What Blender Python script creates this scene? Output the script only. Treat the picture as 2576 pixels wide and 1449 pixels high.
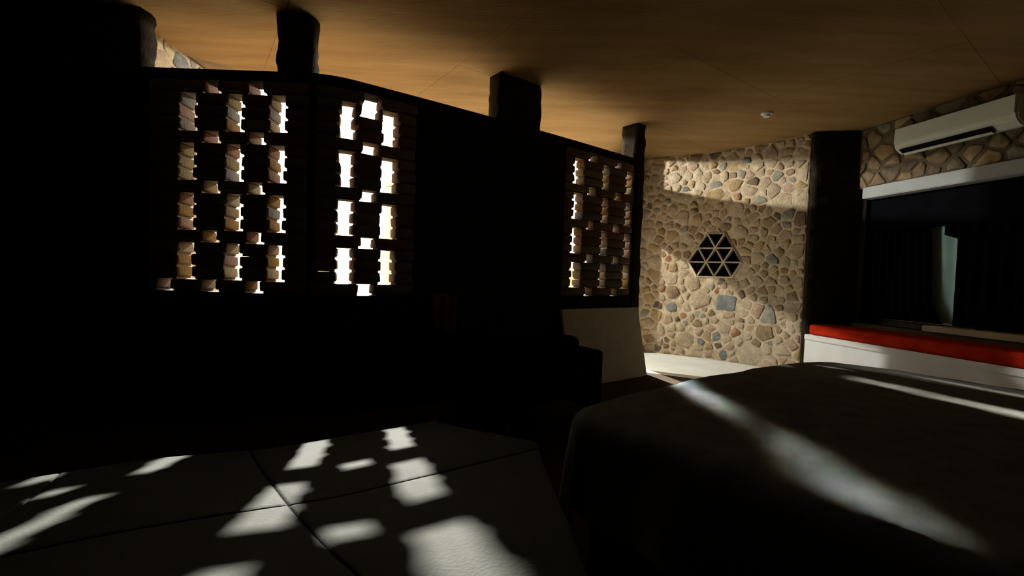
import bpy, bmesh, math, random
from mathutils import Vector, Matrix, noise

for o in list(bpy.data.objects):
    bpy.data.objects.remove(o, do_unlink=True)
scene = bpy.context.scene
COL = scene.collection

# ------------------------------------------------------------------ camera
EYE = 0.98
cam_d = bpy.data.cameras.new('camera')
cam_d.sensor_width = 36.0
cam_d.lens = 1145.0 / 2576.0 * 36.0
cam_d.clip_start = 0.01
cam = bpy.data.objects.new('camera', cam_d)
COL.objects.link(cam)
cam.matrix_world = (Matrix.Translation((0, 0, EYE)) @ Matrix.Rotation(math.radians(90 - 1.7), 4, 'X')
                    @ Matrix.Rotation(math.radians(2.0), 4, 'Z'))
scene.camera = cam

# ------------------------------------------------------------------ world, sun, added lights, exposure
SUN_DIR = Vector((-0.2869, 0.8999, 0.3285)).normalized()      # towards the sun
world = bpy.data.worlds.new('sky')
scene.world = world
world.use_nodes = True
nt = world.node_tree
nt.nodes.clear()
w_out = nt.nodes.new('ShaderNodeOutputWorld')
w_bg = nt.nodes.new('ShaderNodeBackground')
w_sky = nt.nodes.new('ShaderNodeTexSky')
w_sky.sky_type = 'NISHITA'
w_sky.sun_disc = False
w_sky.sun_elevation = math.asin(SUN_DIR.z)
w_sky.sun_rotation = math.atan2(SUN_DIR.x, SUN_DIR.y)
w_sky.dust_density = 4.0
w_bg.inputs['Strength'].default_value = 0.35
nt.links.new(w_sky.outputs['Color'], w_bg.inputs['Color'])
nt.links.new(w_bg.outputs['Background'], w_out.inputs['Surface'])

sun_d = bpy.data.lights.new('sun', 'SUN')
sun_d.energy = 40.0
sun_d.angle = math.radians(0.9)
sun_d.color = (1.0, 0.965, 0.88)
sun = bpy.data.objects.new('sun', sun_d)
COL.objects.link(sun)
sun.rotation_euler = SUN_DIR.to_track_quat('Z', 'Y').to_euler()
sun.location = (-4, 12, 6)

# added light by the eave, source unseen, brightening the stone wall
eave_fill_d = bpy.data.lights.new('added_eave_light', 'POINT')
eave_fill_d.energy = 430.0
eave_fill_d.shadow_soft_size = 0.03
eave_fill_d.color = (1.0, 0.98, 0.93)
eave_fill = bpy.data.objects.new('added_eave_light', eave_fill_d)
COL.objects.link(eave_fill)
eave_fill.location = (-0.15, 5.70, 2.705)
# narrow light added outside, its beam striping the bed through the far brick screen
beam_d = bpy.data.lights.new('added_stripe_light', 'AREA')
beam_d.shape = 'RECTANGLE'
beam_d.size = 0.09
beam_d.size_y = 0.45
beam_d.spread = math.radians(2.5)
beam_d.energy = 3.0
beam_d.color = (0.90, 0.97, 1.0)
beam = bpy.data.objects.new('added_stripe_light', beam_d)
COL.objects.link(beam)
beam.location = (0.485, 7.4, 2.89)
beam.rotation_euler = Vector((-0.031, 1.0, 0.379)).to_track_quat('Z', 'Y').to_euler()

scene.view_settings.view_transform = 'Standard'
scene.view_settings.look = 'None'
scene.view_settings.gamma = 1.0
scene.view_settings.use_curve_mapping = False
scene.view_settings.exposure = 0.0
scene.cycles.use_denoising = True
scene.cycles.max_bounces = 8
scene.cycles.diffuse_bounces = 5
scene.cycles.caustics_reflective = False
scene.cycles.caustics_refractive = False
scene.cycles.sample_clamp_indirect = 6.0


# ------------------------------------------------------------------ materials
def mat(name, c1, c2=None, scale=6.0, rough=0.85, bump=0.0, bscale=None, spec=0.02, stretch=None, detail=5.0):
    m = bpy.data.materials.new(name)
    m.use_nodes = True
    t = m.node_tree
    b = t.nodes['Principled BSDF']
    b.inputs['Roughness'].default_value = rough
    b.inputs['Specular IOR Level'].default_value = spec
    if c2 is None:
        c2 = tuple(x * 0.75 for x in c1)
    tc = t.nodes.new('ShaderNodeTexCoord')
    mp = t.nodes.new('ShaderNodeMapping')
    if stretch:
        mp.inputs['Rotation'].default_value = (0, 0, stretch[0])
        mp.inputs['Scale'].default_value = stretch[1]
    t.links.new(tc.outputs['Object'], mp.inputs['Vector'])
    n = t.nodes.new('ShaderNodeTexNoise')
    n.inputs['Scale'].default_value = scale
    n.inputs['Detail'].default_value = detail
    n.inputs['Roughness'].default_value = 0.6
    t.links.new(mp.outputs['Vector'], n.inputs['Vector'])
    r = t.nodes.new('ShaderNodeValToRGB')
    r.color_ramp.elements[0].position = 0.32
    r.color_ramp.elements[1].position = 0.68
    r.color_ramp.elements[0].color = (*c2, 1)
    r.color_ramp.elements[1].color = (*c1, 1)
    t.links.new(n.outputs['Fac'], r.inputs['Fac'])
    t.links.new(r.outputs['Color'], b.inputs['Base Color'])
    if bump:
        n2 = t.nodes.new('ShaderNodeTexNoise')
        n2.inputs['Scale'].default_value = bscale or scale * 4
        n2.inputs['Detail'].default_value = 4
        t.links.new(mp.outputs['Vector'], n2.inputs['Vector'])
        bp = t.nodes.new('ShaderNodeBump')
        bp.inputs['Strength'].default_value = bump
        bp.inputs['Distance'].default_value = 0.01
        t.links.new(n2.outputs['Fac'], bp.inputs['Height'])
        t.links.new(bp.outputs['Normal'], b.inputs['Normal'])
    return m


HB = math.radians(35.5)          # heading of the long wall
M = {}
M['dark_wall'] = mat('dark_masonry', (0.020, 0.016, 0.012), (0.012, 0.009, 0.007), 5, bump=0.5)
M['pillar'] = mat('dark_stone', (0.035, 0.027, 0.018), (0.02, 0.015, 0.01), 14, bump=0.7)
M['mortar'] = mat('lime_mortar', (0.60, 0.49, 0.34), (0.36, 0.27, 0.16), 13, bump=0.9, bscale=40)
M['mortar_dim'] = mat('dimmed_mortar', (0.16, 0.12, 0.075), (0.11, 0.085, 0.05), 9, bump=0.6, bscale=60)  # mortar darkened for the dim right wall, shade put into its colour
M['ceiling'] = mat('formed_concrete', (0.35, 0.218, 0.093), (0.25, 0.148, 0.058), 2.2, bump=0.25, bscale=18,
                   stretch=(-HB, (0.5, 3.0, 1.0)))
M['slab'] = mat('concrete_slab', (0.30, 0.21, 0.12), (0.2, 0.14, 0.08), 3)
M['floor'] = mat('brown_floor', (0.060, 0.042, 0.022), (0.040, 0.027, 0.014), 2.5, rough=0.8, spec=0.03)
M['lit_floor'] = mat('lit_floor_tone', (0.80, 0.79, 0.68), (0.70, 0.68, 0.55), 2.5, rough=0.6, spec=0.3)  # floor of the lit zone, its brightness put into a paler colour
M['ground'] = mat('pale_ground', (0.37, 0.30, 0.205), (0.28, 0.22, 0.14), 1.2, bump=0.3)
M['ext_wall'] = mat('cream_render', (0.72, 0.64, 0.46), (0.66, 0.58, 0.41), 3)
M['white'] = mat('white_plaster', (0.80, 0.80, 0.77), (0.72, 0.71, 0.66), 4)
M['ac_white'] = mat('white_plastic', (0.74, 0.80, 0.70), (0.69, 0.75, 0.65), 3, rough=0.45, spec=0.4)
M['lintel'] = mat('grey_white_concrete', (0.46, 0.48, 0.46), (0.40, 0.42, 0.40), 5)
M['black'] = mat('black_plastic', (0.012, 0.012, 0.013), (0.008, 0.008, 0.008), 5)
M['red'] = mat('red_fabric', (0.55, 0.035, 0.010), (0.36, 0.018, 0.006), 10, bump=0.3, bscale=90)
M['spread'] = mat('taupe_bedspread', (0.17, 0.17, 0.15), (0.11, 0.107, 0.088), 14, bump=0.10, bscale=60)
M['wood'] = mat('brown_wood', (0.10, 0.06, 0.025), (0.05, 0.03, 0.012), 6)
M['dark_fabric'] = mat('charcoal_fabric', (0.040, 0.0415, 0.0365), (0.032, 0.033, 0.0285), 9, bump=0.2, bscale=150)
M['black_fabric'] = mat('black_fabric', (0.010, 0.010, 0.010), (0.006, 0.006, 0.006), 9)
M['curtain'] = mat('black_curtain', (0.004, 0.0045, 0.006), (0.0025, 0.0025, 0.0035), 8)
M['pale_curtain'] = mat('pale_curtain', (0.55, 0.92, 0.95), (0.47, 0.82, 0.86), 5)
M['board'] = mat('cream_board', (0.58, 0.52, 0.38), (0.48, 0.42, 0.29), 7)
M['cloth'] = mat('russet_cloth', (0.15, 0.06, 0.03), (0.09, 0.032, 0.018), 9)
M['bar'] = mat('cream_bar', (0.56, 0.48, 0.34), (0.44, 0.36, 0.24), 12)
M['void'] = mat('dark_void', (0.006, 0.005, 0.006), (0.004, 0.004, 0.004), 3)
M['glass'] = mat('dark_glass', (0.008, 0.009, 0.012), (0.006, 0.006, 0.008), 2, rough=0.25, spec=0.4)
M['leaf'] = mat('green_leaf', (0.10, 0.14, 0.04), (0.06, 0.09, 0.025), 8)
M['stone'] = [mat('stone_' + n, tuple(x * 0.80 + m * 0.20 for x, m in zip(c, (0.52, 0.41, 0.27))), tuple(x * 0.66 for x in c), s, bump=0.9, bscale=38) for n, c, s in (
    ('tan', (0.44, 0.345, 0.22), 12), ('ochre', (0.42, 0.30, 0.145), 10), ('brown', (0.28, 0.195, 0.11), 14),
    ('rose', (0.43, 0.30, 0.205), 9), ('sand', (0.52, 0.42, 0.28), 13), ('dark', (0.15, 0.11, 0.075), 12),
    ('grey', (0.27, 0.26, 0.21), 11), ('slate', (0.19, 0.205, 0.20), 10), ('rust', (0.33, 0.16, 0.075), 12))]
M['brick'] = [mat('brick_' + n, c, tuple(x * 0.75 for x in c), 18, bump=0.5, bscale=70) for n, c in (
    ('cream', (0.22, 0.175, 0.115)), ('pink', (0.20, 0.13, 0.10)), ('buff', (0.16, 0.12, 0.062)),
    ('grey', (0.15, 0.135, 0.115)), ('ochre', (0.17, 0.10, 0.036)), ('rose', (0.17, 0.097, 0.068)))]


# ------------------------------------------------------------------ helpers
def link(name, bm, material, parent=None, smooth=False):
    me = bpy.data.meshes.new(name)
    bmesh.ops.recalc_face_normals(bm, faces=bm.faces)
    bm.to_mesh(me)
    bm.free()
    if smooth:
        for p in me.polygons:
            p.use_smooth = True
    me.materials.append(material)
    o = bpy.data.objects.new(name, me)
    COL.objects.link(o)
    if parent is not None:
        o.parent = parent
    return o


def tag(o, label=None, cat=None, group=None, kind=None):
    if label:
        o['label'] = label
    if cat:
        o['category'] = cat
    if group:
        o['group'] = group
    if kind:
        o['kind'] = kind
    return o


def thing(name, label, cat, loc=(0, 0, 0), rz=0.0, group=None):
    o = bpy.data.objects.new(name, None)
    o.empty_display_size = 0.1
    COL.objects.link(o)
    o.location = loc
    o.rotation_euler = (0, 0, rz)
    return tag(o, label, cat, group)


def box(bm, x0, x1, y0, y1, z0, z1, bevel=0.0, seg=2):
    b2 = bmesh.new()
    vs = [b2.verts.new(p) for p in ((x0, y0, z0), (x1, y0, z0), (x1, y1, z0), (x0, y1, z0),
                                    (x0, y0, z1), (x1, y0, z1), (x1, y1, z1), (x0, y1, z1))]
    for f in ((3, 2, 1, 0), (4, 5, 6, 7), (0, 1, 5, 4), (1, 2, 6, 5), (2, 3, 7, 6), (3, 0, 4, 7)):
        b2.faces.new([vs[i] for i in f])
    if bevel:
        bmesh.ops.bevel(b2, geom=list(b2.edges) + list(b2.verts), offset=bevel, segments=seg, affect='EDGES', profile=0.5)
    me = bpy.data.meshes.new('tmp')
    b2.to_mesh(me)
    b2.free()
    bm.from_mesh(me)
    bpy.data.meshes.remove(me)
    return bm


def prism(bm, poly, z0, z1):
    lo = [bm.verts.new((x, y, z0)) for x, y in poly]
    hi = [bm.verts.new((x, y, z1)) for x, y in poly]
    n = len(poly)
    bm.faces.new(lo[::-1])
    bm.faces.new(hi)
    for i in range(n):
        j = (i + 1) % n
        bm.faces.new((lo[i], lo[j], hi[j], hi[i]))
    return bm


def strip(bm, left, right, z0, z1):
    """closed solid between two polylines of equal length"""
    L0 = [bm.verts.new((*p, z0)) for p in left]
    L1 = [bm.verts.new((*p, z1)) for p in left]
    R0 = [bm.verts.new((*p, z0)) for p in right]
    R1 = [bm.verts.new((*p, z1)) for p in right]
    for i in range(len(left) - 1):
        bm.faces.new((L0[i], L0[i + 1], L1[i + 1], L1[i]))
        bm.faces.new((R0[i + 1], R0[i], R1[i], R1[i + 1]))
        bm.faces.new((L1[i], L1[i + 1], R1[i + 1], R1[i]))
        bm.faces.new((L0[i + 1], L0[i], R0[i], R0[i + 1]))
    bm.faces.new((L0[0], L1[0], R1[0], R0[0]))
    bm.faces.new((L0[-1], R0[-1], R1[-1], L1[-1]))
    return bm


def roughen(bm, amp, sc, seed):
    for v in bm.verts:
        d = noise.noise_vector(v.co * sc + Vector((seed, seed * 1.7, seed * 0.3)))
        v.co += d * amp


# ------------------------------------------------------------------ plan of the long curved wall
def build_curve():
    out = []
    x, y, u, du = -1.38, 2.95, 0.0, 0.01
    out.append((0.0, x, y, 0.0))
    while u < 3.5:
        um = u + du / 2
        h = math.radians(33 * um / 0.3 if um < 0.3 else 34 + (um - 0.3) / 2.6 * 4.5)
        x += du * math.cos(h)
        y += du * math.sin(h)
        u += du
        out.append((u, x, y, h))
    return out


CURVE = build_curve()


def W(u):
    """inner face of the wall at arc length u: position, direction, outward normal"""
    if u <= 0:
        return Vector((-1.38 + u, 2.95)), Vector((1, 0)), Vector((0, 1))
    i = min(int(u / 0.01 + 0.5), len(CURVE) - 1)
    _, x, y, h = CURVE[i]
    return Vector((x, y)), Vector((math.cos(h), math.sin(h))), Vector((-math.sin(h), math.cos(h)))


T = 0.14          # wall thickness
WT = 2.225        # top of the wall
PZ0, PZ1 = 0.80, 2.16   # height of the brick screens
CZ = 2.60         # ceiling


def wall_piece(bm, u0, u1, z0, z1, t=T, off=0.0):
    n = max(2, int((u1 - u0) / 0.08) + 1)
    a, b = [], []
    for i in range(n):
        p, d, nn = W(u0 + (u1 - u0) * i / (n - 1))
        a.append(tuple(p + nn * off))
        b.append(tuple(p + nn * (off + t)))
    strip(bm, b, a, z0, z1)


# three brick screens: tall openings at T, small ones at S
G = 0.10
PANELS = [
    dict(T=[-0.744, -0.440, -0.163], S=[-0.590, -0.300], u0=-0.99, u1=0.04, g=0.090, t=0.155,
         label='brick screen nearest the broad pillar, stone-coloured brick sides showing in its slits'),
    dict(T=[0.280, 0.570], S=[0.428], u0=0.08, u1=0.76, g=0.105, t=0.13,
         label='narrow brick screen with blown-out white openings and the sun in its top hole'),
    dict(T=[2.390, 2.760, 3.120], S=[2.570, 2.950], u0=2.20, u1=3.19, g=0.085, t=0.115,
         label='far brick screen above the leaning cream board, beside the doorway'),
]
LEFT_INNER = [(-2.50, 2.95), (-2.72, 2.83), (-2.96, 2.68), (-3.30, 2.30), (-3.55, 1.60), (-3.62, 0.4), (-3.62, -2.4)]

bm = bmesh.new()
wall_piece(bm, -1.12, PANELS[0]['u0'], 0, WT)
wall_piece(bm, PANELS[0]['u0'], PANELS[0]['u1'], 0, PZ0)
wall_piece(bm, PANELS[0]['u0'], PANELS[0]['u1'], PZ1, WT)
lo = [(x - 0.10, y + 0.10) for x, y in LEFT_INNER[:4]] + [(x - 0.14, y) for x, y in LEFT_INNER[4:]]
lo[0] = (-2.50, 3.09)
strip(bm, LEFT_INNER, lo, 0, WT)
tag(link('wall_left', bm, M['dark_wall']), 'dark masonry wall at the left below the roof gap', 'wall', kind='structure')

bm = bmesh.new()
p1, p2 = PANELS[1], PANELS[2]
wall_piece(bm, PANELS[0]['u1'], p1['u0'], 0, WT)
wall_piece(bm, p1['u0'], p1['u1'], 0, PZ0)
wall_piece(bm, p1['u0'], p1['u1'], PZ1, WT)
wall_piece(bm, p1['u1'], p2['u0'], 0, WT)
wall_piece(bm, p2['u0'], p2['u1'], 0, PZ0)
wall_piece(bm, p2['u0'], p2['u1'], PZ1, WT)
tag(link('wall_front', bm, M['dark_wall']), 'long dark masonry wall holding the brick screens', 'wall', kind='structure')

# ------------------------------------------------------------------ brick screens
rng = random.Random(7)
COURSE = (PZ1 - PZ0) / 17.0


def make_brick(parent, ua, ub, z, h, material, seed, inset=0.0, name='brick', T=T):
    """one brick laid along the wall, slightly irregular, edges rounded"""
    um = (ua + ub) / 2
    p, d, n = W(um)
    r = random.Random(seed)
    hl = (ub - ua) / 2
    bm = bmesh.new()
    box(bm, -hl, hl, 0.0 + inset, T - inset, 0, h, bevel=0.011 if not inset else 0.0, seg=2)
    if not inset:
        for v in bm.verts:
            q = v.co * 11 + Vector((seed * 3.1, seed * 1.3, seed))
            v.co += noise.noise_vector(q) * 0.007
    mtx = Matrix(((d.x, n.x, 0, p.x), (d.y, n.y, 0, p.y), (0, 0, 1, z), (0, 0, 0, 1)))
    o = link(name, bm, material, parent, smooth=not inset)
    o.matrix_local = mtx
    return o


seed = 1
for pi, P in enumerate(PANELS):
    root = thing('brick_screen', P['label'], 'brick screen')
    g = P['g']
    Tc, Sc = P['T'], P['S']
    holesA = [(t - g / 2, t + g / 2) for t in Tc]      # tall openings
    if pi == 2:
        holesA[0] = (holesA[0][0] - 0.024, holesA[0][1] + 0.008)
    holesB = [(s - g / 2, s + g / 2) for s in Sc]      # small openings
    mb = bmesh.new()
    for c in range(17):
        z = PZ0 + c * COURSE
        holes = list(holesB) if c % 4 == 0 else list(holesA)
        if pi == 0 and c == 0:
            holes = [(-0.925, -0.84)] + holes
        if pi == 1 and c == 16:
            holes = [(holesB[0][0] - 0.008, holesB[0][1] + 0.016)]
        if pi == 1 and c == 15:                        # a broken course under the top hole
            holes = [holesA[0], (holesB[0][0] - 0.005, holesB[0][1] + 0.012), holesA[1]]
        edges = [P['u0']] + [e for h in holes for e in h] + [P['u1']]
        for k in range(0, len(edges), 2):
            a, b = edges[k], edges[k + 1]
            nsub = max(1, round((b - a) / 0.27))
            for q in range(nsub):
                qa = a + (b - a) * q / nsub + (0.003 if q else 0)
                qb = a + (b - a) * (q + 1) / nsub - (0.003 if q < nsub - 1 else 0)
                seed += 1
                jit = rng.uniform(-0.006, 0.006)
                make_brick(root, qa + (jit if q == 0 and k > 0 else 0), qb + (jit if q == nsub - 1 and k + 2 < len(edges) else 0),
                           z + 0.012, COURSE - 0.013, rng.choice(M['brick']), seed, T=P['t'])
            # bed joint below this run of bricks
            um = (a + b) / 2
            p, d, n = W(um)
            j = bmesh.new()
            ia = 0.016 if k > 0 else 0
            ib = 0.016 if k + 2 < len(edges) else 0
            box(j, a - um + ia, b - um - ib, 0.012, P['t'] - 0.012, z - 0.002, z + 0.016)
            j.transform(Matrix(((d.x, n.x, 0, p.x), (d.y, n.y, 0, p.y), (0, 0, 1, 0), (0, 0, 0, 1))))
            me = bpy.data.meshes.new('tmp')
            j.to_mesh(me)
            j.free()
            mb.from_mesh(me)
            bpy.data.meshes.remove(me)
    link('mortar', mb, M['mortar_dim'], root)


# ------------------------------------------------------------------ floor, ground, ceiling
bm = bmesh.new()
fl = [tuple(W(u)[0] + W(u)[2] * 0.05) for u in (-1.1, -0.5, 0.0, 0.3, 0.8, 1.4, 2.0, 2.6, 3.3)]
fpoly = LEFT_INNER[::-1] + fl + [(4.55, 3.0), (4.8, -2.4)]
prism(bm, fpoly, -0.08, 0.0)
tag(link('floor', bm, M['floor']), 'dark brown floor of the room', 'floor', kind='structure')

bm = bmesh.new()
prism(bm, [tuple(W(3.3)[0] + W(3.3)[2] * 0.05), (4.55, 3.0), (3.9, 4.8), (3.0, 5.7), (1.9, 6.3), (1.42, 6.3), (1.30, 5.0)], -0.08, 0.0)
tag(link('floor_lit_zone', bm, M['lit_floor']), 'floor between the doorway and the stone wall, its lit brightness put into a pale colour', 'floor', kind='structure')

bm = bmesh.new()
N = 24
vs = [bm.verts.new((40 * math.cos(2 * math.pi * i / N), 12 + 40 * math.sin(2 * math.pi * i / N), -0.10)) for i in range(N)]
vl = [bm.verts.new((v.co.x, v.co.y, -0.4)) for v in vs]
bm.faces.new(vs)
bm.faces.new(vl[::-1])
for i in range(N):
    bm.faces.new((vs[i], vl[i], vl[(i + 1) % N], vs[(i + 1) % N]))
tag(link('ground', bm, M['ground']), 'pale sunlit ground outside the brick screens', 'ground', kind='structure')

SB = Vector((0.819, 0.574))
NB = Vector((-0.574, 0.819))
B0 = Vector((-1.1, 3.03))


def sn(s, o):
    return B0 + SB * s + NB * o


cpoly = [(-4.4, -2.7), (4.9, -2.7), (4.9, 6.9), (1.35, 6.9), (1.35, 6.06), (1.06, 5.80), (0.80, 5.57), tuple(sn(2.7, 1.05)), (-1.47, 4.12), (-4.4, 4.12)]
bm = bmesh.new()
prism(bm, cpoly, CZ + 0.012, CZ + 0.2)
ceil = tag(link('ceiling', bm, M['slab']), 'warm board-formed concrete ceiling running out into an eave', 'ceiling', kind='structure')


def clip_poly(subject, quad):
    out = list(subject)
    for i in range(4):
        a, b = quad[i], quad[(i + 1) % 4]
        e = b - a
        res = []
        for k in range(len(out)):
            p, q = out[k], out[(k + 1) % len(out)]
            sp = e.x * (p.y - a.y) - e.y * (p.x - a.x)
            sq = e.x * (q.y - a.y) - e.y * (q.x - a.x)
            if sp >= 0:
                res.append(p)
            if (sp >= 0) != (sq >= 0):
                t = sp / (sp - sq)
                res.append(p + (q - p) * t)
        out = res
        if len(out) < 3:
            return []
    return out


cp = [Vector(p) for p in cpoly]
gs = 0.0009
ss = [0.84 + 1.22 * k for k in range(-5, 6)]
os_ = [1.34 - 1.22 * k for k in range(0, 7)]
for i in range(len(ss) - 1):
    for k in range(len(os_) - 1):
        quad = [sn(ss[i] + gs, os_[k + 1] + gs), sn(ss[i + 1] - gs, os_[k + 1] + gs), sn(ss[i + 1] - gs, os_[k] - gs), sn(ss[i] + gs, os_[k] - gs)]
        pl = clip_poly(cp, quad)
        # drop duplicate points
        pp = []
        for p in pl:
            if not pp or (p - pp[-1]).length > 1e-4:
                pp.append(p)
        if len(pp) > 1 and (pp[0] - pp[-1]).length < 1e-4:
            pp.pop()
        if len(pp) < 3:
            continue
        bm = bmesh.new()
        prism(bm, [tuple(p) for p in pp], CZ + rng.uniform(0, 0.0012), CZ + 0.0115)
        link('panel', bm, M['ceiling'], ceil)

# outer shell that closes the room behind and beside the camera
bm = bmesh.new()
box(bm, -4.2, 4.7, -2.6, -2.4, 0, CZ)
tag(link('wall_back', bm, M['dark_wall']), 'dark wall behind the viewer', 'wall', kind='structure')

# set-back upper wall on the ledge at far left
bm = bmesh.new()
strip(bm, [(-2.86, 3.02), (-3.20, 2.78), (-3.55, 2.42), (-3.85, 1.6), (-3.9, -2.4)],
      [(-3.0, 3.2), (-3.4, 2.95), (-3.75, 2.5), (-4.05, 1.6), (-4.1, -2.4)], 0, CZ)
tag(link('wall_upper', bm, M['pillar']), 'dim set-back upper wall above the ledge at far left', 'wall', kind='structure')


# ------------------------------------------------------------------ rubble stones on a surface
def voronoi(sites, w, h, reach):
    cells = []
    for i, (x, y, r) in enumerate(sites):
        poly = [Vector((max(0, x - reach), max(0, y - reach))), Vector((min(w, x + reach), max(0, y - reach))),
                Vector((min(w, x + reach), min(h, y + reach))), Vector((max(0, x - reach), min(h, y + reach)))]
        c = Vector((x, y))
        for j, (x2, y2, r2) in enumerate(sites):
            if j == i:
                continue
            dv = Vector((x2 - x, y2 - y))
            L = dv.length
            if L > 2 * reach or L < 1e-6:
                continue
            e = dv / L
            lim = L * r / (r + r2)
            res = []
            for k in range(len(poly)):
                p, q = poly[k], poly[(k + 1) % len(poly)]
                a = (p - c).dot(e) - lim
                b = (q - c).dot(e) - lim
                if a <= 0:
                    res.append(p)
                if (a <= 0) != (b <= 0):
                    res.append(p + (q - p) * (a / (a - b)))
            poly = res
            if len(poly) < 3:
                break
        cells.append(poly if len(poly) >= 3 else None)
    return cells


def scatter(w, h, rmin, rmax, seed, fixed=(), tries=9000, asp=1.35):
    r = random.Random(seed)
    s = list(fixed)
    for _ in range(tries):
        rad = rmin + (rmax - rmin) * r.random() ** 1.8
        x, y = r.uniform(0, w), r.uniform(0, h)
        if all(((x - a) / asp) ** 2 + (y - b) ** 2 > (0.82 * (rad + c)) ** 2 for a, b, c in s):
            s.append((x, y, rad))
    return s


def area(poly):
    return 0.5 * sum(poly[i].x * poly[(i + 1) % len(poly)].y - poly[(i + 1) % len(poly)].x * poly[i].y for i in range(len(poly)))


def lay_stones(parent, mapping, sites, w, h, reach, weights, seed, gap=(0.006, 0.014), height=(0.008, 0.03), hole=None,
               fixed_mats=(), name='stone', shapes={}, limit=300):
    r = random.Random(seed)
    cells = voronoi(sites, w, h, reach)
    todo = []
    for ci, poly in enumerate(cells):
        if not poly:
            continue
        c = sum(poly, Vector((0, 0))) / len(poly)
        if hole:
            if hole_inside(c, hole):
                continue
            poly = hole_clip(poly, c, hole)
            if len(poly) < 3:
                continue
            c = sum(poly, Vector((0, 0))) / len(poly)
        if ci in shapes:
            c = Vector(sites[ci][:2])
            poly = [c + Vector(p) for p in shapes[ci]]
        A = abs(area(poly))
        if A < 0.0009:
            continue
        # merge tiny edges, inset, round corners once
        pp = []
        for p in poly:
            if not pp or (p - pp[-1]).length > 0.012:
                pp.append(p)
        if len(pp) < 3:
            continue
        gp = r.uniform(*gap)
        rad = math.sqrt(A / math.pi)
        k = max(0.5, 1 - gp / rad)
        pp = [c + (p - c) * (k * r.uniform(0.86, 1.05)) for p in pp]
        ch = []
        for i in range(len(pp)):
            p, q = pp[i], pp[(i + 1) % len(pp)]
            ch.append(p.lerp(q, 0.12))
            ch.append(p.lerp(q, 0.88))
        ch = [c + (p - c) * r.uniform(0.90, 1.06) for p in ch]
        hh = r.uniform(*height)
        bm = bmesh.new()
        tilt = Vector((r.uniform(-0.06, 0.06), r.uniform(-0.06, 0.06)))
        rings = []
        for scl, zf in ((1.0, -0.006), (0.98, hh * 0.5), (0.86, hh)):
            ring = []
            for p in ch:
                q = c + (p - c) * scl
                z = zf + (tilt.dot(q - c) if zf > 0 else 0) + (r.uniform(-0.003, 0.003) if zf > 0 else 0)
                ring.append(bm.verts.new(mapping(q.x, q.y, z)))
            rings.append(ring)
        n = len(ch)
        for a in range(2):
            for i in range(n):
                j = (i + 1) % n
                bm.faces.new((rings[a][i], rings[a][j], rings[a + 1][j], rings[a + 1][i]))
        top = bm.verts.new(mapping(c.x, c.y, hh * 1.1))
        for i in range(n):
            bm.faces.new((rings[2][i], rings[2][(i + 1) % n], top))
        if ci < len(fixed_mats):
            mi = fixed_mats[ci]
        else:
            mi = r.choices(range(len(M['stone'])), weights=weights)[0]
        todo.append((A, bm, mi))
    todo.sort(key=lambda t: -t[0])
    for A, bm, mi in todo[:limit]:
        link(name, bm, M['stone'][mi], parent, smooth=True)
    if len(todo) > limit:                      # the smallest chips, joined
        allb = bmesh.new()
        for A, bm, mi in todo[limit:]:
            for f in bm.faces:
                f.material_index = mi
            bmesh.ops.recalc_face_normals(bm, faces=bm.faces)
            me = bpy.data.meshes.new('tmp')
            bm.to_mesh(me)
            bm.free()
            allb.from_mesh(me)
            bpy.data.meshes.remove(me)
        o = link('stone_chips', allb, M['stone'][0], parent, smooth=True)
        for m in M['stone'][1:]:
            o.data.materials.append(m)
        tag(o, kind='stuff')
    return len(todo)


# ------------------------------------------------------------------ curved rubble wall beyond the bed
SCTRL = [(1.48, 6.27), (1.85, 6.10), (2.2, 5.93), (2.5, 5.73), (2.75, 5.50), (2.95, 5.25), (3.10, 5.01), (3.15, 4.92)]


def catmull(pts, n):
    out = []
    P = [Vector(p) for p in pts]
    P = [P[0] * 2 - P[1]] + P + [P[-1] * 2 - P[-2]]
    for i in range(1, len(P) - 2):
        for k in range(n):
            t = k / n
            a, b, c, d = P[i - 1], P[i], P[i + 1], P[i + 2]
            out.append(0.5 * ((2 * b) + (c - a) * t + (2 * a - 5 * b + 4 * c - d) * t * t + (3 * b - a - 3 * c + d) * t ** 3))
    out.append(P[-2].copy())
    return out


SP = catmull(SCTRL, 12)
SL = [0.0]
for i in range(1, len(SP)):
    SL.append(SL[-1] + (SP[i] - SP[i - 1]).length)
SLEN = SL[-1]


def S(u):
    u = max(0, min(SLEN - 1e-4, u))
    i = 0
    while SL[i + 1] < u:
        i += 1
    t = (u - SL[i]) / (SL[i + 1] - SL[i])
    p = SP[i].lerp(SP[i + 1], t)
    a = SP[max(0, i - 1)]
    b = SP[min(len(SP) - 1, i + 2)]
    d = (b - a).normalized()
    return p, d, Vector((d.y, -d.x))        # normal towards the room


def smap(u, z, o):
    p, d, n = S(u)
    # n must face the room (towards the camera side)
    if n.dot(-p) < 0:
        n = -n
    q = p + n * o
    return (q.x, q.y, z)


def s_of_ratio(r):
    best = min(range(401), key=lambda k: abs(S(SLEN * k / 400)[0].x / S(SLEN * k / 400)[0].y - r))
    return SLEN * best / 400


# six-sided opening made of triangles: side 1,2,1,2 of the triangular grid
HEXU = s_of_ratio(0.4425)
HS = 0.205
HH = HS * 0.866
HZ0 = 1.045
HEX = [Vector((HEXU + dx * HS, HZ0 + dz * HH)) for dx, dz in ((-1, 0), (1, 0), (1.5, 1), (0.5, 3), (-0.5, 3), (-1.5, 1))]


def hole_inside(c, hx, grow=0.0):
    for i in range(6):
        a, b = hx[i], hx[(i + 1) % 6]
        e = (b - a).normalized()
        if e.x * (c.y - a.y) - e.y * (c.x - a.x) < -grow:
            return False
    return True


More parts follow.
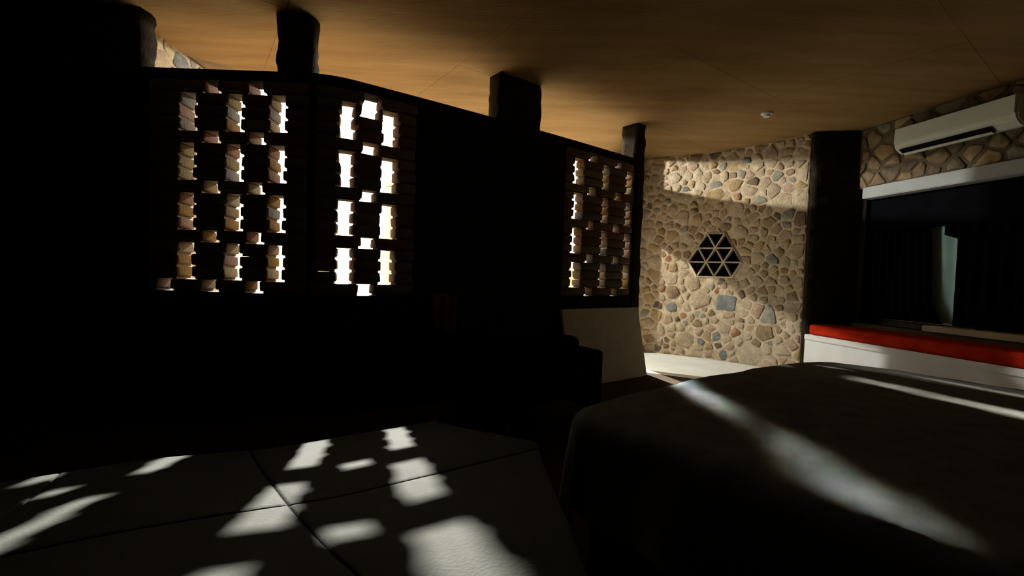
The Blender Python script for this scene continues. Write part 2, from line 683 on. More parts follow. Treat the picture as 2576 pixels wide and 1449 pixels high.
def hole_clip(poly, c, hx):
    best, bi = -1e9, 0
    for i in range(6):
        a, b = hx[i], hx[(i + 1) % 6]
        e = (b - a).normalized()
        d = -(e.x * (c.y - a.y) - e.y * (c.x - a.x))
        if d > best:
            best, bi = d, i
    a, b = hx[bi], hx[(bi + 1) % 6]
    e = (b - a).normalized()
    res = []
    mg = 0.012
    for k in range(len(poly)):
        p, q = poly[k], poly[(k + 1) % len(poly)]
        sp = -(e.x * (p.y - a.y) - e.y * (p.x - a.x)) - mg
        sq = -(e.x * (q.y - a.y) - e.y * (q.x - a.x)) - mg
        if sp >= 0:
            res.append(p)
        if (sp >= 0) != (sq >= 0):
            res.append(p + (q - p) * (sp / (sp - sq)))
    return res


# body of the wall with the opening left out
bm = bmesh.new()
nu, nz = 96, 110
grid = [[None] * (nz + 1) for _ in range(nu + 1)]
back = [[None] * (nz + 1) for _ in range(nu + 1)]
for i in range(nu + 1):
    for k in range(nz + 1):
        u, z = SLEN * i / nu, CZ * k / nz
        o = 0.006 * noise.noise(Vector((u * 9, z * 9, 0)))
        grid[i][k] = bm.verts.new(smap(u, z, o))
        back[i][k] = bm.verts.new(smap(u, z, -0.28))
for i in range(nu):
    for k in range(nz):
        c = Vector((SLEN * (i + 0.5) / nu, CZ * (k + 0.5) / nz))
        if hole_inside(c, HEX, 0.012):
            continue
        bm.faces.new((grid[i][k], grid[i + 1][k], grid[i + 1][k + 1], grid[i][k + 1]))
        bm.faces.new((back[i][k], back[i][k + 1], back[i + 1][k + 1], back[i + 1][k]))
for k in range(nz):
    for i in (0, nu):
        bm.faces.new((grid[i][k], grid[i][k + 1], back[i][k + 1], back[i][k]))
stone_wall = tag(link('wall_far', bm, M['mortar'], smooth=True), 'curved rubble stone wall with a six-sided triangle window', 'wall', kind='structure')

US = [s_of_ratio(v) for v in (0.470, 0.353, 0.416, 0.562)]
fixed = [(US[0], 0.715, 0.135), (US[1], 0.62, 0.085), (US[2], 0.73, 0.10), (US[3], 0.60, 0.10), (s_of_ratio(0.53), 0.12, 0.12),
         (s_of_ratio(0.545), 0.64, 0.085)]
sites = scatter(SLEN, CZ, 0.036, 0.100, 11, fixed)
n_st = lay_stones(stone_wall, smap, sites, SLEN, CZ, 0.26, (5, 3.5, 3, 3, 5, 1.2, 1.6, 0.25, 0.8), 5, gap=(0.006, 0.017),
                  height=(0.002, 0.012), hole=HEX, fixed_mats=(7, 7, 0, 6, 4, 3),
                  shapes={0: [(-0.135, -0.10), (0.13, -0.115), (0.135, 0.10), (-0.12, 0.115)],
                          1: [(-0.10, 0.0), (-0.03, -0.075), (0.07, -0.06), (0.09, 0.02), (0.03, 0.085), (-0.05, 0.07)]})

# triangle window
win = thing('window_1', 'six-sided opening of dark triangles with cream bars in the stone wall', 'window')
tag(win, kind='structure')
bm = bmesh.new()
inner = [p.copy() for p in HEX]
cc = Vector((HEXU, HZ0 + 1.4 * HH))
outer = [cc + (p - cc) * 1.07 for p in HEX]


def densify(poly, n=6):
    out = []
    for i in range(len(poly)):
        for k in range(n):
            out.append(poly[i].lerp(poly[(i + 1) % len(poly)], k / n))
    return out


ia, oa = densify(inner), densify(outer)
v_if = [bm.verts.new(smap(p.x, p.y, 0.020)) for p in ia]
v_of = [bm.verts.new(smap(p.x, p.y, 0.010)) for p in oa]
v_ib = [bm.verts.new(smap(p.x, p.y, -0.26)) for p in ia]
v_ob = [bm.verts.new(smap(p.x, p.y, -0.02)) for p in oa]
n = len(ia)
for i in range(n):
    j = (i + 1) % n
    bm.faces.new((v_of[i], v_of[j], v_if[j], v_if[i]))
    bm.faces.new((v_if[i], v_if[j], v_ib[j], v_ib[i]))
    bm.faces.new((v_of[j], v_of[i], v_ob[i], v_ob[j]))
link('window_frame', bm, M['bar'], win)
bm = bmesh.new()
vf = [bm.verts.new(smap(p.x, p.y, -0.05)) for p in ia]
vb = [bm.verts.new(smap(p.x, p.y, -0.27)) for p in ia]
bm.faces.new(vf)
bm.faces.new(vb[::-1])
for i in range(n):
    bm.faces.new((vf[i], vb[i], vb[(i + 1) % n], vf[(i + 1) % n]))
link('pane', bm, M['void'], win)


def hexbar(a, b, wd=0.022):
    pa = Vector((HEXU + a[0] * HS, HZ0 + a[1] * HH))
    pb = Vector((HEXU + b[0] * HS, HZ0 + b[1] * HH))
    e = (pb - pa).normalized()
    pr = Vector((-e.y, e.x)) * (wd / 2)
    bm = bmesh.new()
    nn = 8
    prev = None
    for k in range(nn + 1):
        q = pa.lerp(pb, k / nn)
        cur = [bm.verts.new(smap(*(q + pr), -0.06)), bm.verts.new(smap(*(q - pr), -0.06)),
               bm.verts.new(smap(*(q - pr * 0.7), 0.012)), bm.verts.new(smap(*(q + pr * 0.7), 0.012))]
        if prev:
            for i in range(4):
                j = (i + 1) % 4
                bm.faces.new((prev[i], prev[j], cur[j], cur[i]))
        else:
            bm.faces.new(cur)
        prev = cur
    bm.faces.new(prev[::-1])
    link('bar', bm, M['bar'], win)


for a, b in (((-1, 2), (1, 2)), ((-1.5, 1), (1.5, 1)),
             ((-1, 0), (0.5, 3)), ((0, 0), (1, 2)),
             ((0, 0), (-1, 2)), ((1, 0), (-0.5, 3))):
    hexbar(a, b)

# unseen jamb and lintel, shaped to edge the light on the stone wall
bm = bmesh.new()
prism(bm, [(1.16, 5.98), (1.47, 5.965), (1.52, 6.42), (1.16, 6.5)], 0, CZ)
tag(link('trim_1', bm, M['pillar']), 'unseen stone jamb shaped to shade the left strip of the curved stone wall', 'door jamb', kind='structure')
bm = bmesh.new()
prism(bm, [(1.10, 5.02), (1.28, 4.97), (1.46, 5.96), (1.2, 5.98)], 1.87, 2.30)
tag(link('trim_2', bm, M['pillar']), 'unseen deep lintel shaped to shade the middle band of the curved stone wall', 'lintel', kind='structure')

# ------------------------------------------------------------------ pillars that carry the ceiling
def pillar(poly, z0, z1, label, seed, amp=0.022):
    bm = bmesh.new()
    # densified rough prism
    pts = []
    P = [Vector(p) for p in poly]
    for i in range(len(P)):
        a, b = P[i], P[(i + 1) % len(P)]
        m = max(2, int((b - a).length / 0.045))
        for k in range(m):
            pts.append(a.lerp(b, k / m))
    nzz = max(4, int((z1 - z0) / 0.04))
    rings = []
    for k in range(nzz + 1):
        z = z0 + (z1 - z0) * k / nzz
        rings.append([bm.verts.new((p.x, p.y, z)) for p in pts])
    for v in bm.verts:
        d = noise.noise_vector(v.co * 16 + Vector((seed, 0, seed)))
        v.co.x += d.x * amp
        v.co.y += d.y * amp
    for k in range(nzz):
        for i in range(len(pts)):
            j = (i + 1) % len(pts)
            bm.faces.new((rings[k][i], rings[k][j], rings[k + 1][j], rings[k + 1][i]))
    bm.faces.new(rings[0][::-1])
    bm.faces.new(rings[-1])
    return tag(link('stone_pillar', bm, M['pillar'], smooth=True), label, 'pillar')


def uquad(u0, u1, t, off=0.0):
    a, da, na = W(u0)
    b, db, nb = W(u1)
    return [tuple(a + na * off), tuple(b + nb * off), tuple(b + nb * (off + t)), tuple(a + na * (off + t))]


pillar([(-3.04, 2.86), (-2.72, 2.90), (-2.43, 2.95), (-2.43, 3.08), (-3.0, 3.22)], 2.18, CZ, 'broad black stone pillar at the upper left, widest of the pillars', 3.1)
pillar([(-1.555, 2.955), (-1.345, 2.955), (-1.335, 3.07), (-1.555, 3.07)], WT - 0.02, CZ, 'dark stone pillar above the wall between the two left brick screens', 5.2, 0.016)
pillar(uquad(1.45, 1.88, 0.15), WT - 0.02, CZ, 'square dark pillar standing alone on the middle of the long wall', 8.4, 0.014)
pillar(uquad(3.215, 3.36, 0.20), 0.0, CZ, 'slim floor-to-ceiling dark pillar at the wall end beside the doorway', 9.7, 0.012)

# stone fin wall running outwards from the broad pillar
bm = bmesh.new()
prism(bm, [(-2.95, 3.1), (-2.575, 3.1), (-2.64, 4.10), (-2.95, 4.10)], 0, CZ)
fin = tag(link('wall_fin', bm, M['mortar']), 'outdoor stone wall seen under the eave beside the broad pillar', 'wall', kind='structure')


def fmap(u, z, o):
    t = u / 1.0
    return (-2.575 - 0.065 * t + o, 3.1 + 1.0 * t, 1.6 + z)


fs = scatter(1.0, 1.0, 0.05, 0.10, 3)
lay_stones(fin, fmap, fs, 1.0, 1.0, 0.25, (4, 3, 1, 3, 5, 0.3, 1, 0.2, 0.6), 9, height=(0.005, 0.014))

# ------------------------------------------------------------------ right wall with the window niche
RO = Vector((3.58, 4.71))
RA = Vector((0.1996, -0.9799))
RN = Vector((-0.9799, -0.1996))


def rp(s, o):
    return RO + RA * s + RN * o


def rprism(bm, s0, s1, o0, o1, z0, z1):
    prism(bm, [tuple(rp(s0, o0)), tuple(rp(s1, o0)), tuple(rp(s1, o1)), tuple(rp(s0, o1))], z0, z1)


bm = bmesh.new()
rprism(bm, -0.15, 7.2, -0.30, 0.0, 1.99, CZ)
rprism(bm, -0.15, 7.2, -0.30, -0.22, 0.0, 1.99)
rprism(bm, -0.15, 7.2, -0.22, 0.0, 0.0, 0.60)
rprism(bm, 2.6, 7.2, -0.22, 0.0, 0.60, 1.99)
wr = tag(link('wall_right', bm, M['mortar_dim']), 'rubble wall on the right above the dark window', 'wall', kind='structure')


def rmap(u, z, o):
    q = rp(u - 0.05, o)
    return (q.x, q.y, 1.99 + z)


rs = scatter(2.0, 0.61, 0.05, 0.11, 21)
lay_stones(wr, rmap, rs, 2.0, 0.61, 0.28, (0.3, 0.4, 6, 0.3, 0, 9, 1, 0.2, 0.5), 22, height=(0.005, 0.016))  # same stone, mix weighted dark so the wall's shade sits in its colours

pillar([(3.145, 4.86), (3.30, 4.82), (3.62, 4.76), (3.75, 4.98), (3.32, 5.02), (3.17, 4.98)], 0, CZ, 'black stone pillar between the curved stone wall and the dark window', 12.3, 0.014)

bm = bmesh.new()
rprism(bm, -0.15, 0.01, -0.22, -0.03, 0.0, 1.99)
tag(link('trim_3', bm, M['dark_wall']), 'dark jamb between the black pillar and the window', 'jamb', kind='structure')

bm = bmesh.new()
rprism(bm, 0.03, 2.7, -0.18, 0.055, 1.872, 1.985)
bmesh.ops.bevel(bm, geom=list(bm.edges), offset=0.006, segments=2, affect='EDGES')
tag(link('window_lintel', bm, M['lintel']), 'long white lintel above the dark window', 'lintel')

bm = bmesh.new()
rprism(bm, 0.66, 2.6, -0.12, 0.05, 0.605, 0.655)
bmesh.ops.bevel(bm, geom=list(bm.edges), offset=0.006, segments=2, affect='EDGES')
tag(link('window_sill', bm, M['board']), 'dim cream sill below the dark window', 'sill')

w2 = thing('window_2', 'dark window behind black curtains in the right wall', 'window')
tag(w2, kind='structure')
for a, b in ((0.05, 0.9), (0.93, 1.75), (1.78, 2.58)):
    bm = bmesh.new()
    rprism(bm, a, b, -0.215, -0.205, 0.66, 1.87)
    link('pane', bm, M['glass'], w2)
for a in (0.90, 1.75, 2.58):
    bm = bmesh.new()
    rprism(bm, a, a + 0.03, -0.215, -0.185, 0.60, 1.87)
    link('mullion', bm, M['black'], w2)


def curtain(name, s_of_z, z0, z1, off, material, label, cat, folds=9, amp=0.018, seed=0):
    """hanging cloth; s_of_z(z) gives its two side limits"""
    bm = bmesh.new()
    nx, nz2 = 60, 30
    fr, bk = [], []
    for k in range(nz2 + 1):
        z = z0 + (z1 - z0) * k / nz2
        a, b = s_of_z(z)
        rf, rb = [], []
        for i in range(nx + 1):
            t = i / nx
            o = off + amp * math.sin(t * folds * 2 * math.pi + seed + 0.6 * math.sin(z * 3 + seed))
            q = rp(a + (b - a) * t, o)
            rf.append(bm.verts.new((q.x, q.y, z)))
            q = rp(a + (b - a) * t, o - 0.006)
            rb.append(bm.verts.new((q.x, q.y, z)))
        fr.append(rf)
        bk.append(rb)
    for k in range(nz2):
        for i in range(nx):
            bm.faces.new((fr[k][i], fr[k][i + 1], fr[k + 1][i + 1], fr[k + 1][i]))
            bm.faces.new((bk[k][i + 1], bk[k][i], bk[k + 1][i], bk[k + 1][i + 1]))
        for i in (0, nx):
            bm.faces.new((fr[k][i], fr[k + 1][i], bk[k + 1][i], bk[k][i]))
    for k in (0, nz2):
        for i in range(nx):
            bm.faces.new((fr[k][i], fr[k][i + 1], bk[k][i + 1], bk[k][i]))
    return tag(link(name, bm, material, smooth=True), label, cat)


def left_curtain(z):
    b = 0.578 + 0.045 * max(0, (1.55 - z) / 0.62)
    if z < 0.93:
        t = (0.93 - z) / 0.26
        b = 0.623 + 0.11 * t ** 1.8
    return 0.06, b


def right_curtain(z):
    if z > 1.456:
        return 0.700, 2.5
    return 0.803 + 0.0 * z, 2.5


curtain('curtain', left_curtain, 0.67, 1.86, -0.10, M['curtain'], 'black curtain tied back at the left half of the dark window', 'curtain', 8, 0.02, 0.3)
curtain('curtain', right_curtain, 0.67, 1.86, -0.10, M['curtain'], 'black curtain covering the right half of the dark window', 'curtain', 16, 0.014, 1.3)
curtain('curtain', lambda z: (0.50, 0.90), 0.68, 1.553, -0.165, M['pale_curtain'], 'pale blue-green curtain strip showing between the black curtains', 'curtain', 3, 0.006, 0.9)
bm = bmesh.new()
rprism(bm, 0.04, 2.55, -0.075, -0.045, 1.552, 1.868)
bmesh.ops.bevel(bm, geom=list(bm.edges), offset=0.012, segments=2, affect='EDGES')
tag(link('curtain_pelmet', bm, M['curtain']), 'black cloth pelmet under the white lintel', 'pelmet')

# white bench with red cushion
bench = thing('window_bench', 'built-in white plaster bench under the dark window', 'bench', (*rp(0.4, 0.2), 0))
bm = bmesh.new()
rprism(bm, -0.20, 3.0, 0.003, 0.42, 0.0, 0.40)
o = link('bench_body', bm, M['white'], bench)
o.location = -bench.location
bm = bmesh.new()
rprism(bm, -0.20, 3.0, 0.003, 0.435, 0.40, 0.458)
bmesh.ops.bevel(bm, geom=list(bm.edges), offset=0.008, segments=2, affect='EDGES')
o = link('bench_top', bm, M['white'], bench)
o.location = -bench.location
bm = bmesh.new()
box(bm, 0, 3.1, 0, 0.40, 0, 0.108, bevel=0.028, seg=3)
for v in bm.verts:
    v.co.z += 0.004 * noise.noise(v.co * 6)
cu = link('bench_cushion', bm, M['red'], smooth=True)
cu.matrix_world = Matrix(((RA.x, -RN.x, 0, rp(-0.16, 0.425).x), (RA.y, -RN.y, 0, rp(-0.16, 0.425).y), (0, 0, 1, 0.460), (0, 0, 0, 1)))
tag(cu, 'long red cushion lying on the white bench', 'cushion')

# air conditioner
ac = thing('air_conditioner', 'white split air conditioner mounted high on the right wall', 'air conditioner', (*rp(0.88, 0.0), 2.21))
RZ = Matrix(((RA.x, RN.x, 0, 0), (RA.y, RN.y, 0, 0), (0, 0, 1, 0), (0, 0, 0, 1)))


def ac_part(name, prof, s0, s1, material, parent, bev=0.012):
    """profile in (o, z) swept along the wall"""
    bm = bmesh.new()
    A = [bm.verts.new((s0, o_, z_)) for o_, z_ in prof]
    B = [bm.verts.new((s1, o_, z_)) for o_, z_ in prof]
    n = len(prof)
    bm.faces.new(A)
    bm.faces.new(B[::-1])
    for i in range(n):
        j = (i + 1) % n
        bm.faces.new((A[i], B[i], B[j], A[j]))
    if bev:
        bmesh.ops.bevel(bm, geom=list(bm.edges), offset=bev, segments=2, affect='EDGES')
    bm.transform(RZ)
    return link(name, bm, material, parent)


ac_part('ac_body', [(0.003, 0.02), (0.12, 0.0), (0.185, 0.045), (0.20, 0.09), (0.195, 0.225), (0.003, 0.235)], -0.445, 0.445, M['ac_white'], ac)
ac_part('front_panel', [(0.196, 0.085), (0.209, 0.09), (0.204, 0.222), (0.192, 0.222)], -0.435, 0.435, M['ac_white'], ac, 0.003)
ac_part('air_outlet', [(0.125, -0.004), (0.184, 0.036), (0.188, 0.032), (0.13, -0.010)], -0.40, 0.28, M['black'], ac, 0)
ac_part('louvre', [(0.128, -0.012), (0.150, 0.002), (0.152, -0.002), (0.130, -0.016)], -0.39, 0.27, M['ac_white'], ac, 0)

# ceiling detector
sm = thing('smoke_detector', 'small white round detector on the ceiling', 'detector', (2.37, 4.39, CZ))
for nm, r0, r1, z0, z1 in (('detector_base', 0.052, 0.05, -0.012, 0.002), ('detector_cap', 0.036, 0.028, -0.034, -0.010)):
    bm = bmesh.new()
    bmesh.ops.create_cone(bm, cap_ends=True, segments=24, radius1=r1, radius2=r0, depth=z1 - z0)
    bmesh.ops.translate(bm, verts=bm.verts, vec=(0, 0, (z0 + z1) / 2))
    link(nm, bm, M['white'], sm)

# ------------------------------------------------------------------ bed on the right
E1 = Vector((0.82, 0.572)).normalized()
bed = thing('bed', 'large bed with a taupe bedspread striped by light on the right', 'bed', (0.158, 1.385, 0), math.atan2(E1.y, E1.x))
BW, BL = 1.84, 2.05     # along the foot, along the side (local -y)


def rrect(inset, n_side=46, n_cor=14, rad=0.09):
    r = max(0.03, rad - inset * 0.6)
    x0, x1, y0, y1 = inset, BW - inset, -BL + inset, -inset
    pts = []
    for (cx, cy, a0), (sx, sy), (ex, ey) in (
            ((x1 - r, y1 - r, 0), (x1, y0 + r), (x1, y1 - r)),
            ((x0 + r, y1 - r, 90), (x1 - r, y1), (x0 + r, y1)),
            ((x0 + r, y0 + r, 180), (x0, y1 - r), (x0, y0 + r)),
            ((x1 - r, y0 + r, 270), (x0 + r, y0), (x1 - r, y0))):
        for k in range(n_side):
            t = k / n_side
            pts.append(Vector((sx + (ex - sx) * t, sy + (ey - sy) * t)))
        for k in range(n_cor):
            a = math.radians(a0 + 90 * k / n_cor)
            pts.append(Vector((cx + r * math.cos(a), cy + r * math.sin(a))))
    return pts


def top_z(p):
    fx = (p.x / BW - 0.5) * 2
    fy = (p.y / BL + 0.5) * 2
    z = 0.592 + 0.03 * (1 - fx ** 4) * (1 - 0.5 * fy ** 4) - 0.028 * (abs(fx) * abs(fy)) ** 4
    edge = min(p.x, -p.y, BW - p.x, BL + p.y)
    w = 0.010 if edge < 0.25 else 0.005
    q = Vector((p.x * 3.0, p.y * 3.0, 0.5))
    z += w * noise.noise(q) + 0.5 * w * noise.noise(q * 3.1)
    return z


bm = bmesh.new()
rings = []
ins = [0.88, 0.76, 0.64, 0.54, 0.45, 0.37, 0.30, 0.24, 0.19, 0.15, 0.115, 0.085, 0.06]
for d in ins:
    rings.append([bm.verts.new((p.x, p.y, top_z(p))) for p in rrect(d)])
base = rrect(0.06)
edge = rrect(0.0)
npt = len(base)
cen = [(Vector((BW / 2, -BL / 2)))] * npt
for a in (20, 40, 60, 80):
    ar = math.radians(a)
    ring = []
    for i in range(npt):
        d = edge[i] - base[i]
        p = base[i] + d * math.sin(ar)
        ring.append(bm.verts.new((p.x, p.y, top_z(base[i]) - 0.06 * (1 - math.cos(ar)))))
    rings.append(ring)
levels = [0.02, 0.05, 0.09, 0.13, 0.17, 0.21, 0.225]
for li, dz in enumerate(levels):
    ring = []
    for i in range(npt):
        d = (edge[i] - base[i]).normalized()
        arc = i * 0.03
        amp = 0.016 * min(1, dz / 0.10)
        f = math.sin(arc * 13 + 2.2 * math.sin(arc * 2.3)) * 0.6 + noise.noise(Vector((arc * 9, dz * 2, 3))) * 0.9
        p = edge[i] + d * (amp * f + 0.015 * dz / 0.2)
        ring.append(bm.verts.new((p.x, p.y, top_z(base[i]) - 0.06 - dz + (0.006 * math.sin(arc * 30) if li > 4 else 0))))
    rings.append(ring)
for a in range(len(rings) - 1):
    for i in range(npt):
        j = (i + 1) % npt
        bm.faces.new((rings[a][i], rings[a][j], rings[a + 1][j], rings[a + 1][i]))
bm.faces.new(rings[0])
link('bedspread', bm, M['spread'], bed, smooth=True)
bm = bmesh.new()
box(bm, 0.05, BW - 0.05, -BL + 0.05, -0.05, 0.30, 0.53, bevel=0.04, seg=3)
link('mattress', bm, M['board'], bed)
bm = bmesh.new()
box(bm, 0.07, BW - 0.07, -BL + 0.07, -0.07, 0.0, 0.30, bevel=0.01, seg=1)
link('bed_base', bm, M['wood'], bed)
# fringe threads hanging from the hem
fb = bmesh.new()
for i in range(0, npt, 2):
    d = (edge[i] - base[i]).normalized()
    arc = i * 0.03
    p = edge[i] + d * (0.012 * math.sin(arc * 13) + 0.012)
    zt = top_z(base[i]) - 0.06 - 0.222
    t = Vector((-d.y, d.x)) * 0.004
    a = [fb.verts.new((p.x + t.x, p.y + t.y, zt)), fb.verts.new((p.x - t.x, p.y - t.y, zt)), fb.verts.new((p.x + d.x * 0.005, p.y + d.y * 0.005, zt)),
         fb.verts.new((p.x, p.y, zt - 0.05))]
    fb.faces.new((a[0], a[1], a[3]))
    fb.faces.new((a[1], a[2], a[3]))
    fb.faces.new((a[2], a[0], a[3]))
tag(link('fringe', fb, M['spread'], bed), kind='stuff')

# ------------------------------------------------------------------ sloping daybed in the foreground
# local frame: x along the long wall, y away from the viewer; the top rises towards the viewer
PROF = [(-0.8, 0.70), (0.0, 0.705), (0.22, 0.69), (0.455, 0.645), (0.695, 0.572), (0.957, 0.509), (1.51, 0.392), (1.75, 0.352)]


def prof_z(y):
    for (a, za), (b, zb) in zip(PROF, PROF[1:]):
        if y <= b:
            t = max(0, min(1, (y - a) / (b - a)))
            return za + (zb - za) * t
    return PROF[-1][1]


def day_z(x, y):
    z = sum(prof_z(y + d) for d in (-0.08, -0.04, 0, 0.04, 0.08)) / 5
    t = max(0.0, min(1.0, (0.30 - x) / 0.45))
    return z + 0.032 * t * t * (3 - 2 * t)


day = thing('daybed', 'dark sloping daybed in the foreground dotted with sun patches', 'daybed', (0, 0, 0), math.atan2(E1.y, E1.x))
xs = [-0.72, -0.30, 0.155, 0.84]
ys = [1.72, 0.955, 0.25, -0.05]


def day_lim(y):
    return min(0.84, (0.09 + 0.572 * y) / 0.82)


for i in range(3):
    for k in range(3):
        x0, x1 = xs[i] + 0.0012, xs[i + 1] - 0.0012
        y1, y0 = ys[k] - 0.0012, ys[k + 1] + 0.0012
        bm = bmesh.new()
        nx, ny = 16, 20

        def spread_t(t, n):
            # vertices gathered towards both edges
            return 0.5 - 0.5 * math.cos(math.pi * t / n)
        g2 = []
        for a in range(nx + 1):
            row = []
            for b in range(ny + 1):
                y = y0 + (y1 - y0) * spread_t(b, ny)
                xr = max(x0 + 0.002, min(x1, day_lim(y)))
                x = x0 + (xr - x0) * spread_t(a, nx)
                e = min(x - x0, xr - x, y - y0, y1 - y)
                z = day_z(x, y) - 0.004 * math.exp(-e / 0.004) + 0.002 * noise.noise(Vector((x * 5, y * 5, 0)))
                row.append(bm.verts.new((x, y, z)))
            g2.append(row)
        low = [[bm.verts.new((v.co.x, v.co.y, v.co.z - 0.11)) for v in row] for row in g2]
        for a in range(nx):
            for b in range(ny):
                bm.faces.new((g2[a][b], g2[a + 1][b], g2[a + 1][b + 1], g2[a][b + 1]))
                bm.faces.new((low[a][b], low[a][b + 1], low[a + 1][b + 1], low[a + 1][b]))
        for a in range(nx):
            bm.faces.new((g2[a][0], low[a][0], low[a + 1][0], g2[a + 1][0]))
            bm.faces.new((g2[a][ny], g2[a + 1][ny], low[a + 1][ny], low[a][ny]))
        for b in range(ny):
            bm.faces.new((g2[0][b], g2[0][b + 1], low[0][b + 1], low[0][b]))
            bm.faces.new((g2[nx][b], low[nx][b], low[nx][b + 1], g2[nx][b + 1]))
        link('cushion', bm, M['dark_fabric'], day, smooth=True)
bm = bmesh.new()
sec = [(-0.05, 0.0), (0.25, 0.0), (0.7, 0.0), (1.14, 0.0), (1.70, 0.0)] + [(y, day_z(0.6, y) - 0.135) for y in (1.70, 1.4, 1.14, 0.9, 0.7, 0.525, 0.25, -0.05)]
A = [bm.verts.new((-0.70, y, z)) for y, z in sec]
B = [bm.verts.new((day_lim(y) - 0.02, y, z)) for y, z in sec]
bm.faces.new(A)
bm.faces.new(B[::-1])
for i in range(len(sec)):
    j = (i + 1) % len(sec)
    bm.faces.new((A[i], B[i], B[j], A[j]))
link('daybed_base', bm, M['wood'], day)

# ------------------------------------------------------------------ armchair with a cushion, leaning board, hanging cloth
ch = thing('armchair', 'black low armchair in silhouette before the leaning cream board', 'armchair', (0.11, 3.06, 0), math.atan2(E1.y, E1.x))
for nm, b, mt in (('seat', (-0.28, 0.28, -0.33, 0.25, 0.20, 0.40), 'black_fabric'), ('backrest', (-0.40, 0.40, 0.22, 0.36, 0.12, 0.58), 'black_fabric'),
                  ('armrest', (-0.40, -0.27, -0.34, 0.23, 0.12, 0.50), 'black_fabric'), ('armrest', (0.27, 0.40, -0.34, 0.23, 0.12, 0.50), 'black_fabric')):
    bm = bmesh.new()
    box(bm, *b, bevel=0.03, seg=3)
    link(nm, bm, M[mt], ch, smooth=True)
for x in (-0.34, 0.34):
    for y in (-0.28, 0.29):
        bm = bmesh.new()
        bmesh.ops.create_cone(bm, cap_ends=True, segments=12, radius1=0.016, radius2=0.024, depth=0.13)
        bmesh.ops.translate(bm, verts=bm.verts, vec=(x, y, 0.065))
        link('leg', bm, M['wood'], ch)
bm = bmesh.new()
box(bm, -0.17, 0.17, -0.055, 0.055, 0.0, 0.19, bevel=0.045, seg=5)
for v in bm.verts:
    v.co.y *= 1 - 0.25 * (v.co.x / 0.17) ** 2 - 0.2 * ((v.co.z - 0.095) / 0.095) ** 2
pc = link('throw_cushion', bm, M['black_fabric'], smooth=True)
pc.location = (0.335, 3.07, 0.402)
pc.rotation_euler = (0, 0, math.atan2(E1.y, E1.x) + math.radians(90))
tag(pc, 'black cushion propped on the armchair, its round top showing', 'cushion')

bm = bmesh.new()
tl, tr = Vector((0.45, 4.07, 0.685)), Vector((1.325, 4.755, 0.685))
bl, br = Vector((0.545, 3.93, 0.0)), Vector((1.405, 4.60, 0.0))
nrm = (tr - tl).cross(bl - tl).normalized()
if nrm.y > 0:
    nrm = -nrm
fr = [bm.verts.new(p) for p in (bl, br, tr, tl)]
bk = [bm.verts.new(p - nrm * 0.03 + Vector((0, 0, 0.012 if i < 2 else 0))) for i, p in enumerate((bl, br, tr, tl))]
bm.faces.new(fr)
bm.faces.new(bk[::-1])
for i in range(4):
    bm.faces.new((fr[i], bk[i], bk[(i + 1) % 4], fr[(i + 1) % 4]))
bmesh.ops.bevel(bm, geom=list(bm.edges), offset=0.005, segments=2, affect='EDGES')
tag(link('leaning_board', bm, M['board']), 'cream board leaning on the wall below the far brick screen', 'board')

bm = bmesh.new()
fr, bk = [], []
for k in range(13):
    rf, rb = [], []
    for i in range(13):
        t = i / 12
        u = 0.905 + 0.20 * t - 0.0 * k
        zb = 0.56 - 0.09 * t if t < 0.75 else 0.49
        z = 0.82 + (zb - 0.82) * k / 12
        p, d, nn = W(u + (0.02 * (k / 12) * (1 - t)))
        q = p - nn * (0.018 + 0.006 * math.sin(t * 14 + k * 0.2))
        rf.append(bm.verts.new((q.x, q.y, z)))
        q = p - nn * (0.012 + 0.006 * math.sin(t * 14 + k * 0.2))
        rb.append(bm.verts.new((q.x, q.y, z)))
    fr.append(rf)
    bk.append(rb)
for k in range(12):
    for i in range(12):
        bm.faces.new((fr[k][i], fr[k][i + 1], fr[k + 1][i + 1], fr[k + 1][i]))
        bm.faces.new((bk[k][i + 1], bk[k][i], bk[k + 1][i], bk[k + 1][i + 1]))
    for i in (0, 12):
        bm.faces.new((fr[k][i], fr[k + 1][i], bk[k + 1][i], bk[k][i]))
        bm.faces.new((fr[i][k], fr[i][k + 1], bk[i][k + 1], bk[i][k]))
tag(link('wall_cloth', bm, M['cloth'], smooth=True), 'small russet cloth hanging on the dark wall below the narrow brick screen', 'cloth')

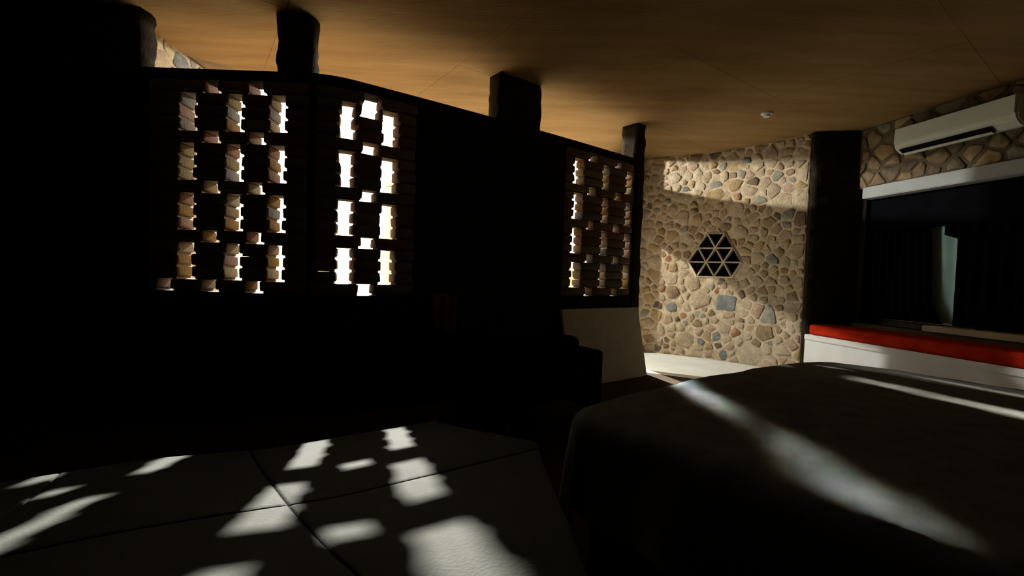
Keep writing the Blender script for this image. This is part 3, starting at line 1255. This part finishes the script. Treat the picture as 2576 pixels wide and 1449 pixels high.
# ------------------------------------------------------------------ outside
bm = bmesh.new()  # unseen white slab, added to bounce sunlight onto the lower stone wall
prism(bm, [(1.28, 4.98), (1.2, 5.95), (1.1, 7.6), (-2.4, 7.6), (-2.4, 5.6), (-0.6, 4.2), (0.9, 5.05)], -0.11, -0.05)
tag(link('bounce_slab', bm, M['white']), 'added white slab outside the doorway, bouncing sun onto the stone wall', 'bounce_slab', kind='structure')
bm = bmesh.new()
prism(bm, [(-2.02, 7.2), (-0.6, 7.2), (-0.6, 7.45), (-2.02, 7.45)], -0.1, 2.30)
prism(bm, [(-2.05, 7.15), (-0.55, 7.15), (-0.55, 7.5), (-2.05, 7.5)], 2.30, 2.38)
tag(link('garden_wall', bm, M['ext_wall']), 'cream garden wall outside, glimpsed through the narrow brick screen', 'wall', kind='structure')

# unseen tree added to thin the sun reaching the far brick screen
tree = thing('added_tree', 'added leafy tree, unseen, thinning the sun beyond the far brick screen', 'tree', (-0.32, 8.05, -0.1))
bm = bmesh.new()
prev = None
for k in range(9):
    z = 2.6 * k / 8
    r = 0.05 - 0.035 * k / 8
    cx, cy = 0.03 * math.sin(z * 2.1), 0.03 * math.cos(z * 1.7)
    ring = [bm.verts.new((cx + r * math.cos(a * math.pi / 4), cy + r * math.sin(a * math.pi / 4), z)) for a in range(8)]
    if prev:
        for i in range(8):
            bm.faces.new((prev[i], prev[(i + 1) % 8], ring[(i + 1) % 8], ring[i]))
    else:
        bm.faces.new(ring[::-1])
    prev = ring
bm.faces.new(prev)
link('trunk', bm, M['wood'], tree)
bm = bmesh.new()
lr = random.Random(4)
count = 0
while count < 430:
    p = Vector((lr.uniform(-1, 1), lr.uniform(-1, 1), lr.uniform(-1, 1)))
    if p.length > 1:
        continue
    count += 1
    c = Vector((p.x * 0.55, p.y * 0.45, 3.0 + p.z * 0.62))
    q = Vector((lr.uniform(-1, 1), lr.uniform(-1, 1), lr.uniform(-1, 1))).normalized().to_track_quat('Z', 'Y')
    vs = [bm.verts.new(c + q @ Vector(v)) for v in ((-0.055, 0, 0), (-0.015, 0.034, 0.008), (0.06, 0, 0), (-0.015, -0.034, 0.008))]
    bm.faces.new((vs[0], vs[3], vs[2]))
    bm.faces.new((vs[0], vs[2], vs[1]))
tag(link('foliage', bm, M['leaf'], tree), kind='stuff')
